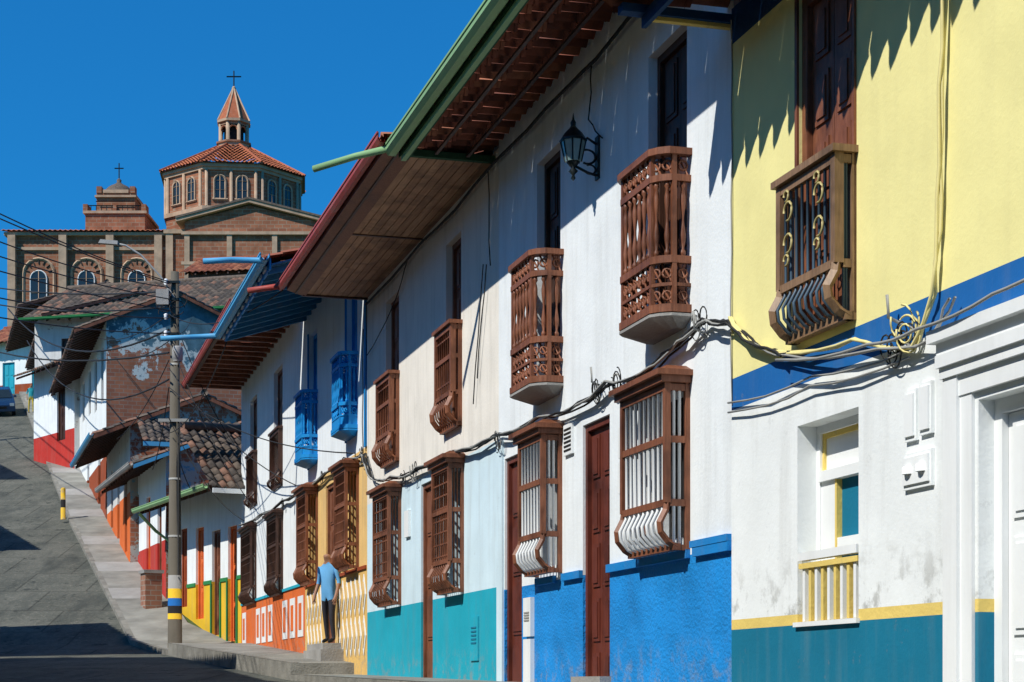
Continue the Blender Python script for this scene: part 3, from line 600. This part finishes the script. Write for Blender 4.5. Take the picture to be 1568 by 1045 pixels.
house('street_end_house',(-24,114),(-36,119),6,15,22.6,3,24.4,[(19.9,'rust'),(28,'white')],'cream',TR,ov=.9,opens=[(2,3.2,18.6,21.5),(5,6,19,21.4),(7.5,8.6,18.8,21.4),(10,11,18.8,21.4)],dk='teal',per=.35)
house('attic_house',(-13.5,92),(-17.0,92.6),4,15,21.4,2,22.6,[(30,'wood')],'wooddk',TR,ov=.5,opens=[],per=.35)
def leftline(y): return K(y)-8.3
def lhouse(name,y0,y1,ze,zr,c):  # unseen row opposite, added to shadow the road; closed up and darkened against skylight
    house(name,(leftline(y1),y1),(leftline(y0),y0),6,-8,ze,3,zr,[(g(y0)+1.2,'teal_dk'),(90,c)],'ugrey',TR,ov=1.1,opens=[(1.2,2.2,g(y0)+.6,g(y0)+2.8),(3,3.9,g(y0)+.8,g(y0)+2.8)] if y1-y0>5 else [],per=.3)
lhouse('unseen_plaster_house',-40,-12,4.5,6.4,'rust'); lhouse('unseen_plaster_house.001',-11.8,4,6.0,7.8,'ugrey'); lhouse('unseen_plaster_house.002',4.2,20,6.6,8.4,'ochre2'); lhouse('unseen_plaster_house.003',20.3,31,7.4,9.2,'ugrey'); lhouse('unseen_plaster_house.004',31.2,38.3,8.0,9.8,'ochre2'); lhouse('unseen_plaster_house.005',41.0,46,8.3,9.6,'ugrey'); lhouse('unseen_plaster_house.006',57.5,63,10.6,12.6,'ugrey'); lhouse('unseen_plaster_house.007',73,80,15.4,17,'cream')
# ================================================================ church
CH=empty('brick_church',Matrix.Translation((-28.7,182,0)))
w=P(CH,'dome_drum')
def ang(v,R0,i,a0=-15.8): 
    t=math.radians(a0+45*i); return (R0*math.sin(t),-R0*math.cos(t))
def octo(p,R0,R1,z0,z1,k):
    for i in range(8):
        a=ang(0,R0,i);b=ang(0,R0,i+1);c=ang(0,R1,i+1);d=ang(0,R1,i)
        p.face([(a[0],a[1],z0),(b[0],b[1],z0),(c[0],c[1],z1),(d[0],d[1],z1)],k)
octo(w,7.2,7.2,44,51.4,'chbrick'); 
for z0,z1,r in ((46.9,47.3,7.45),(50.9,51.2,7.4),(51.2,51.6,7.6)):
    octo(w,r,r,z0,z1,'chpale'); octo(w,r,6.9,z1,z1,'chpale'); octo(w,r,6.9,z0,z0,'chpale')
def archwin(p,c,u,w_,h,nrm,kf='chpale',kg='glass',rim=.18,bars=True):
    c=Vector(c);u=Vector(u).normalized();n=Vector(nrm).normalized(); r=w_/2; Z=Vector((0,0,1))
    A=[c-u*r]+[c+Z*(h-r)+u*(-r*math.cos(math.pi*i/10))+Z*r*math.sin(math.pi*i/10) for i in range(11)]+[c+u*r]
    p.face([a+n*.06 for a in A],kg)
    p.tube([a+n*.08 for a in A],rim*.5,kf,4,sm=False); p.tube([c-u*(r+rim)+n*.1,c+u*(r+rim)+n*.1],rim*.5,kf,4,sm=False)
    if bars:
        p.tube([c+n*.09,c+Z*h+n*.09],.035,'chpale',4); p.tube([c-u*r+Z*(h-r)+n*.09,c+u*r+Z*(h-r)+n*.09],.035,'chpale',4); p.tube([c-u*r+Z*(h-r)*.5+n*.09,c+u*r+Z*(h-r)*.5+n*.09],.03,'chpale',4)
for i in range(8):
    a=Vector(ang(0,7.2,i)+(0,)); b=Vector(ang(0,7.2,i+1)+(0,)); u=(b-a).normalized(); n=((a+b)/2).normalized()
    for f in (.3,.7):
        c=a+(b-a)*f; archwin(w,(c.x,c.y,48.0),u,1.1,2.4,n,'chpale','glass',.22)
    for f in (.06,.5,.94):
        c=a+(b-a)*f+n*.1; w.tube([(c.x,c.y,47.3),(c.x,c.y,50.9)],.17,'chpale',6)
w.done()
w=P(CH,'dome_roof')
for i in range(8):
    a=Vector(ang(0,7.9,i)+(51.5,)); b=Vector(ang(0,7.9,i+1)+(51.5,)); t0=Vector(ang(0,1.6,i)+(55.0,)); t1=Vector(ang(0,1.6,i+1)+(55.0,))
    nr=12
    for j in range(nr):
        f0=j/nr; f1=(j+1)/nr
        A,B=a.lerp(t0,f0),b.lerp(t1,f0); C,Dd=a.lerp(t0,f1),b.lerp(t1,f1); A=A+Vector((0,0,.09));B=B+Vector((0,0,.09))
        m=max(3,int((B-A).length/.42))
        for q in range(m):
            p0,p1=A.lerp(B,q/m),A.lerp(B,(q+1)/m); r0,r1=C.lerp(Dd,q/m),C.lerp(Dd,(q+1)/m); mm=(p0+p1)/2+Vector((0,0,.12)); rm=(r0+r1)/2+Vector((0,0,.1))
            kk=random.choice(TO); w.mesh([p0,mm,p1,r1,rm,r0],[(0,1,4,5),(1,2,3,4)],kk,True)
    w.tube([a+Vector((0,0,.15)),t0+Vector((0,0,.1))],.16,'o2',6)
octo(w,7.9,7.2,51.5,51.5,'wooddk'); w.done()
w=P(CH,'lantern')
octo(w,1.75,1.75,54.6,55.4,'chpale'); octo(w,1.9,1.9,55.3,55.5,'chbrick'); octo(w,1.9,0,55.5,55.5,'chbrick'); octo(w,1.05,1.05,55.4,57.6,'dark')
for i in range(8):
    a=ang(0,1.45,i); w.tube([(a[0],a[1],55.4),(a[0],a[1],57.5)],.2,'chpale',6)
    b=ang(0,1.45,i+1); m=Vector((a[0]+b[0],a[1]+b[1],0))/2; u=(Vector(b+(0,))-Vector(a+(0,))).normalized()
    w.ring((m.x,m.y,56.7),(u,(0,0,1)),.42,.12,'chbrick',8,0,math.pi); 
octo(w,1.6,1.6,57.2,57.6,'chbrick'); octo(w,1.8,1.8,57.5,57.75,'chpale'); octo(w,1.8,0,57.5,57.5,'chpale'); octo(w,1.75,.12,57.75,61.2,'o2'); 
for i in range(8):
    a=ang(0,1.75,i); b=ang(0,.12,i); w.tube([(a[0],a[1],57.75),(b[0],b[1],61.2)],.1,'chpale',5)
w.lathe((0,0,61.1),[(.1,0),(.22,.2),(.1,.4)],'chpale'); w.tube([(0,0,61.4),(0,0,63.1)],.07,'iron'); w.tube([(-.75,0,62.5),(.75,0,62.5)],.07,'iron')
w.done()
w=P(CH,'transept')
Y=-11.5; sc=(182+Y)/2700
X=lambda px:(px-784)*sc+28.7
Zc=lambda py:(1045-py)*sc
x0,x1,xm=X(283),X(486),X(382)
zt0,zp=Zc(340),Zc(315)
w.face([(x0,Y,30),(x1,Y,30),(x1,Y,zt0),(xm,Y,zp),(x0,Y,zt0)],'chbrick'); w.face([(x0,Y,30),(x0,0,30),(x0,0,zt0),(x0,Y,zt0)],'chbrick'); w.face([(x1,Y,30),(x1,0,30),(x1,0,zt0),(x1,Y,zt0)],'chbrick')
for a,b,za,zb in ((x0-.8,xm,zt0-.1,zp+.2),(x1+.8,xm,zt0-.1,zp+.2)):
    w.ext([(a,Y-.5,za),(b,Y-.5,zb),(b,Y-.5,zb+.3),(a,Y-.5,za+.3)],(0,12,0),'chpale')
    w.ext([(a,Y-.6,za+.31),(b,Y-.6,zb+.31),(b,Y-.6,zb+.5),(a,Y-.6,za+.5)],(0,12,0),'g1')
w.box(x0-.3,x1+.3,Y-.35,Y-.01,zt0-1.3,zt0-1.0,'chpale'); w.box(x0-.3,x1+.3,Y-.3,Y-.012,zt0-4.2,zt0-3.9,'chpale')
for f in (0,.32,.66,.96): a=x0+(x1-x0)*f; w.box(a,a+.5,Y-.25,Y-.013,30,zt0-1.3,'chpale')
for f in (.2,.52,.83): archwin(w,(x0+(x1-x0)*f,Y,zt0-8.6),(1,0,0),2.4,3.6,(0,-1,0))
w.box(x0-2,x0-.02,Y+1.5,Y+10,30,zt0-.8,'chbrick'); w.box(x0-2.3,x0-.02,Y+1.2,Y+10,zt0-.8,zt0-.4,'chpale'); w.box(x0-2.1,x0-1.4,Y+1.3,Y+1.5,30,zt0-.8,'chpale'); w.done()
w=P(CH,'nave')
Y=-9.5; sc=(182+Y)/2700; x0,x1=X(14),X(272); zt0=Zc(362)
w.box(x0,x1,Y,Y+12,20,zt0,'chbrick'); w.box(x0-.4,x1,Y-.4,Y+12,zt0,zt0+.3,'chpale')
tiles(w,(x0-.6,Y-.7,zt0+.36),(1,0,0),x1-x0+.6,(0,5,1.0),5.1,TO,per=.5,course=.8,h=.12,k=4)
w.box(x0-.1,x1,Y-.2,Y-.01,zt0-1.4,zt0-1.1,'chpale')
for px in (14,92,164,238): a=X(px); w.box(a,a+.75,Y-.6,Y-.012,20,zt0-.02,'chpale')
for px in (60,133,210):
    archwin(w,(X(px),Y,zt0-7.2),(1,0,0),3.0,5.0,(0,-1,0),'chpale','chbrick',.3,False)
    archwin(w,(X(px),Y-.1,zt0-7.0),(1,0,0),1.6,3.6,(0,-1,0),'whitetrim','glass',.12)
    for i in range(7):
        t=math.pi*(i+.5)/7; c=Vector((X(px),Y-.09,zt0-3.7)); w.tube([c+Vector((math.cos(t),0,math.sin(t)))*.95,c+Vector((math.cos(t),0,math.sin(t)))*1.4],.07,'dark',4)
w.done()
w=P(CH,'corner_tower')
Y=-6; sc=(182+Y)/2700
def tb(p0,p1,ya,yb,k,dp=4,dy=0): w.box(X(p0),X(p1),Y-dy,Y+dp,Zc(yb),Zc(ya),k)
tb(133,224,330,360,'chbrick',5,.6); tb(130,227,326,330,'chpale',5.4,.8); tb(130,137,316,326,'chbrick',.6,.8); tb(219,226,316,326,'chbrick',.6,.8); tb(176,181,318,326,'chbrick',.6,.8)
tb(148,207,296,326,'chbrick',4,0); tb(146,209,300,303,'chpale',4.2,.25); tb(148,156,286,296,'chbrick',.8,.1); tb(199,207,286,296,'chbrick',.8,.1); tb(158,197,291,296,'chpale',3.6,.1)
w.lathe((X(177),Y+1.6,Zc(291)),[(1.5,0),(1.4,.3),(1.0,.7),(.4,1.0),(.2,1.2),(.25,1.4),(.05,1.6)],'g1'); w.tube([(X(177),Y+1.6,Zc(270)),(X(177),Y+1.6,Zc(243))],.06,'iron'); w.tube([(X(170),Y+1.6,Zc(251)),(X(184),Y+1.6,Zc(251))],.06,'iron')
w.tube([(X(148),Y-.3,Zc(310)),(X(207),Y-.3,Zc(310))],.05,'iron'); 
for px in range(134,224,8): w.tube([(X(px),Y-.7,Zc(326)),(X(px),Y-.7,Zc(318))],.04,'iron',4)
w.tube([(X(133),Y-.7,Zc(318)),(X(224),Y-.7,Zc(318))],.05,'iron',4); w.done()
# ================================================================ utility poles and overhead wires
def pole(name,x,y,top,z0):
    E=empty(name,Matrix.Translation((x,y,0))); w=P(E,'shaft')
    def rr(z): return .19-.09*(z-z0)/(top-z0)
    lv=[(z0-.5,'polec'),(z0+.85,'yel2'),(z0+1.0,'dark'),(z0+1.2,'bluestripe'),(z0+1.4,'yel2'),(z0+1.65,'conc'),(z0+2.0,'polec'),(top,None)]
    for (a,k),(b,_) in zip(lv,lv[1:]): w.lathe((0,0,0),[(rr(a)+(.004 if k!='polec' else 0),a),(rr(b)+(.004 if k!='polec' else 0),b)],k,14)
    w.done(); w=P(E,'hardware')
    for z in (top-.3,top-.75,top-1.2,top-1.65): w.box(-.16,.16,-.2,-.1,z-.03,z+.03,'iron'); w.lathe((-.2,-.18,z-.08),[(.03,0),(.06,.04),(.04,.08),(.06,.12),(.03,.16)],'whitetrim',8)
    w.box(-.45,-.12,-.25,-.1,top-.9,top-.5,'conc'); w.lathe((.12,-.28,top-2.4),[(.1,0),(.14,.05),(.14,.35),(.1,.4)],'conc')
    w.box(-.4,.4,-.2,-.12,z0+6.0,z0+6.08,'cableg'); w.tube([(.12,-.18,z0+2),(.12,-.14,top-1)],.02,'cable')
    w.tube([(0,-.12,top-.7),(-.35,-.14,top-.15),(-.85,-.16,top+.4),(-1.25,-.18,top+.65),(-1.5,-.18,top+.70)],.028,'cableg',6)
    w.mesh([(-1.45,-.26,top+.66),(-1.95,-.26,top+.70),(-1.95,-.10,top+.70),(-1.45,-.10,top+.66),(-1.45,-.24,top+.76),(-1.9,-.24,top+.80),(-1.9,-.12,top+.80),(-1.45,-.12,top+.76)],[(0,1,2,3),(4,5,6,7),(0,1,5,4),(1,2,6,5),(2,3,7,6),(3,0,4,7)],'conc')
    for z in (z0+3,z0+4.5,z0+6,z0+7.5): w.lathe((0,0,z),[(rr(z)+.012,0),(rr(z)+.012,.05)],'cableg',12)
    for q_ in range(4): w.ring((R(-.25,.15),-.2,top-.9+R(-.4,.3)),((1,.2,0),(0,.1,1)),R(.12,.25),.012,'cable',12,R(0,3),R(3.5,7))
    w.done(); return E
pole('utility_pole',-8.83,46.2,10.75,.8); pole('utility_pole.001',-12.0,26,9.6,-.1); pole('utility_pole.002',-31.2,86,21.5,11.2)
wi=empty('overhead_wires'); w=P(wi,'wires')
def wire(a,b,sag,r=.02,k='cable'):
    a=Vector(a);b=Vector(b); w.tube([a.lerp(b,i/14)-Vector((0,0,4*sag*(i/14)*(1-i/14))) for i in range(15)],r,k,5)
pt=lambda z:(-8.95,46.0,z)
for z,z2,sg in ((10.45,9.4,.35),(10.4,9.05,.25),(10.3,8.7,.5),(10.0,8.0,.3),(9.7,7.5,.2),(9.5,7.0,.4),(9.1,6.4,.3)): wire(pt(z),(-12,26,z2),sg,.015)
wire(pt(10.2),(-31.2,86,21.2),.8,.024); wire(pt(9.8),(-31.2,86,20.8),1.0,.024); wire(pt(9.2),(-24.0,84,17.8),1.2,.03)
wire(pt(7.9),(-22,80,15.5),1.4,.025); wire(pt(8.6),(-31.2,86,19.6),1.5,.026)
def rw(s,o,z): v=ROW@Vector((s,o,z)); return tuple(v)
for z,s,q,zz in ((9.9,46,.1,6),(9.0,43,.1,4.2),(8.2,36,.1,4.0),(7.7,30,.1,3.95),(6.9,45,.1,4.1),(6.5,36,1.6,6.9),(9.6,29.6,1.4,6.6)): wire(pt(z),rw(s,q,zz),.4,.012)
for z,x2,y2,z2 in ((7.7,-10.8,53,6.4),(8.4,-13,58,8),(9.6,-15.5,66,12.9),(9.2,-12,66,13.6),(6.9,-9,50,5.3),(8.9,-16,70,13)): wire(pt(z),(x2,y2,z2),.3,.014)
w.done()
# ================================================================ bollard
E=empty('yellow_bollard',Matrix.Translation((-16.9,66.4,g(66.4)+.15))); w=P(E,'post'); w.lathe((0,0,0),[(.09,0),(.09,.45)],'yel2'); w.lathe((0,0,0),[(.09,.45),(.09,.75)],'dark'); w.lathe((0,0,0),[(.09,.75),(.09,1.15),(.05,1.2)],'yel2'); w.done()
# ================================================================ car
def car(name,x,y,rot):
    E=empty(name,Matrix.Translation((x,y,g(y)+.03))@Matrix.Rotation(math.radians(15),4,'X')@Matrix.Rotation(rot,4,'Z')); w=P(E,'body')
    pr=[(-2.0,.3),(-2.05,.65),(-1.9,.85),(-1.0,.95),(-.45,1.4),(.9,1.42),(1.5,1.0),(2.0,.92),(2.05,.5),(1.95,.3)]
    def half(s,ins): return [(s*(.82-(.14 if z>1.1 else 0)-ins),a,z) for a,z in pr]
    A=half(-1,0);B=half(1,0);n=len(pr); w.mesh(A+B,[tuple(range(n)),tuple(range(n,2*n))]+[(i,(i+1)%n,n+(i+1)%n,n+i) for i in range(n)],'carpaint')
    w.face([(-.7,-1.02,.98),(.7,-1.02,.98),(.6,-.5,1.38),(-.6,-.5,1.38)],'glass'); w.face([(-.7,1.47,1.04),(.7,1.47,1.04),(.6,.97,1.4),(-.6,.97,1.4)],'glass')
    for s in (-1,1): w.face([(s*.80,-.85,.98),(s*.80,1.3,1.02),(s*.70,.85,1.36),(s*.70,-.42,1.36)],'glass'); w.box(s*.65-.12,s*.65+.12,-2.06,-1.98,.6,.75,'headl'); w.box(s*.9-.08,s*.9+.08,-.8,-.65,.95,1.08,'carpaint')
    w.box(-.35,.35,-2.07,-2.0,.45,.58,'dark'); w.done(); w=P(E,'wheels')
    for s in (-1,1):
        for yy in (-1.25,1.3): w.tube([(s*.84,yy,.3),(s*.64,yy,.3)],.31,'tyre',16); w.tube([(s*.85,yy,.3),(s*.8,yy,.3)],.17,'cableg',12)
    w.done(); return E
car('parked_car',-29.5,101.5,math.radians(18))
# ================================================================ people
def person(name,x,y,z,rot,top,legs,h=1.68,coat=.92):
    J=[(0,0,.93),(0,0,1.15),(0,0,1.38),(0,.0,1.48),(0,-.01,1.56),(0,-.02,1.65), (.17,0,1.38),(.24,.02,1.12),(.25,-.08,.88),(.25,-.12,.80),(-.17,0,1.38),(-.25,.02,1.12),(-.24,-.1,.9),(-.23,-.14,.82),(.09,0,.86),(.11,-.04,.48),(.11,.02,.08),(.11,-.14,.03),(-.09,0,.86),(-.12,.06,.48),(-.13,.12,.08),(-.13,-.02,.03)]
    r=[.14,.12,.14,.055,.085,.095,.06,.045,.034,.035,.06,.045,.034,.035,.085,.06,.04,.035,.085,.06,.04,.035]
    Ed=[(0,1),(1,2),(2,3),(3,4),(4,5),(2,6),(6,7),(7,8),(8,9),(2,10),(10,11),(11,12),(12,13),(0,14),(14,15),(15,16),(16,17),(0,18),(18,19),(19,20),(20,21)]
    def add(p,d,rad):
        J.append((J[p][0]+d[0],J[p][1]+d[1],J[p][2]+d[2])); r.append(rad); Ed.append((p,len(J)-1)); return len(J)-1
    for w0,sg in ((9,1),(13,-1)):
        for fx,ln in ((-.024,.07),(-.008,.082),(.008,.078),(.024,.062)):
            k1=add(w0,(fx*.6,fx,-.03-ln*.4),.009); add(k1,(0,-.012,-ln*.6),.008)
        k1=add(w0,(-.02*sg,-.035,-.02),.010); add(k1,(-.005*sg,-.012,-.035),.009)
    add(4,(0,-.085,.03),.014)
    me=bpy.data.meshes.new('sk'); me.from_pydata(J,Ed,[]); ob=bpy.data.objects.new('sk',me); scene.collection.objects.link(ob)
    md=ob.modifiers.new('s','SKIN'); ob.modifiers.new('u','SUBSURF').levels=1
    for i,v in enumerate(me.skin_vertices[0].data): v.radius=(r[i],r[i]*.85); v.use_root=(i==0)
    dg=bpy.context.evaluated_depsgraph_get(); m2=bpy.data.meshes.new_from_object(ob.evaluated_get(dg)); bpy.data.objects.remove(ob)
    m2.materials.clear()
    for k in (top,legs,'skin','hair','dark'): m2.materials.append(M[k])
    for p in m2.polygons:
        c=p.center; a=abs(c.x); p.use_smooth=True
        if c.z>1.46: p.material_index=3 if (c.z>1.66 or c.y>.02 and c.z>1.54) else 2
        elif a>.19 and c.z<1.1: p.material_index=2
        elif c.z>coat: p.material_index=0
        elif c.z>.09: p.material_index=1
        else: p.material_index=4
    o=bpy.data.objects.new(name,m2); scene.collection.objects.link(o); o.location=(x,y,z); o.rotation_euler=(0,0,rot); s=h/1.72; o.scale=(s,s,s); return o
person('pedestrian',-27.4,100.5,g(100.5)+.16,.3,'tealcloth','yelcloth')
pv=ROW@Vector((32.05,.20,0)); person('person_in_doorway',pv.x,pv.y,.715,-.6,'blueshirt','trousers',1.72,.80)
# ================================================================ hill
h=P(None,'hill'); N=26
V=[];F=[]
for j in range(N):
    for i in range(N):
        x=-260+i*9; y=300+j*9; d=math.hypot((x+150)/100,(y-410)/110); zz=26+48*max(0,1-d*d)+R(-1.2,1.2)
        V.append((x,y,zz))
for j in range(N-1):
    for i in range(N-1): F.append((j*N+i,j*N+i+1,(j+1)*N+i+1,(j+1)*N+i))
h.mesh(V,F,'grass',True); h.done()
# ================================================================ light, sky, camera
L=Vector((.848,.676,-1.15)); sd=bpy.data.lights.new('sun','SUN'); sd.energy=4.75; sd.angle=math.radians(.5); sd.color=(1,.965,.89)
so=bpy.data.objects.new('sun',sd); scene.collection.objects.link(so); so.rotation_euler=L.to_track_quat('-Z','Y').to_euler(); so.location=(-20,-20,30)
wd=bpy.data.worlds.new('World'); scene.world=wd; wd.use_nodes=True; nt=wd.node_tree
sk=nt.nodes.new('ShaderNodeTexSky'); sk.sky_type='NISHITA'; sk.sun_disc=False; sk.sun_elevation=math.atan2(1.15,math.hypot(.848,.676)); sk.sun_rotation=math.radians(231.4)
sk.altitude=2000; sk.dust_density=.1; sk.ozone_density=2.2; sk.air_density=1.0
gm=nt.nodes.new('ShaderNodeGamma'); gm.inputs[1].default_value=.62
hs=nt.nodes.new('ShaderNodeHueSaturation'); hs.inputs['Hue'].default_value=.487; hs.inputs['Saturation'].default_value=1.45; hs.inputs['Value'].default_value=1.45
nt.links.new(sk.outputs[0],gm.inputs[0]); nt.links.new(gm.outputs[0],hs.inputs['Color'])
tn=nt.nodes.new('ShaderNodeMixRGB'); tn.blend_type='MULTIPLY'; tn.inputs[0].default_value=1; tn.inputs[2].default_value=(.10,.66,1.15,1); nt.links.new(hs.outputs[0],tn.inputs[1])
bg=nt.nodes['Background']; nt.links.new(tn.outputs[0],bg.inputs['Color']); bg.inputs['Strength'].default_value=.15
scene.view_settings.view_transform='Standard'; scene.view_settings.look='None'; scene.view_settings.exposure=0
cd=bpy.data.cameras.new('camera'); cd.lens=62; cd.sensor_width=36; cd.shift_y=.3333; cd.clip_end=5000; cd.clip_start=.1
co=bpy.data.objects.new('camera',cd); scene.collection.objects.link(co); co.location=(0,0,0); co.rotation_euler=(math.radians(90),0,0); scene.camera=co
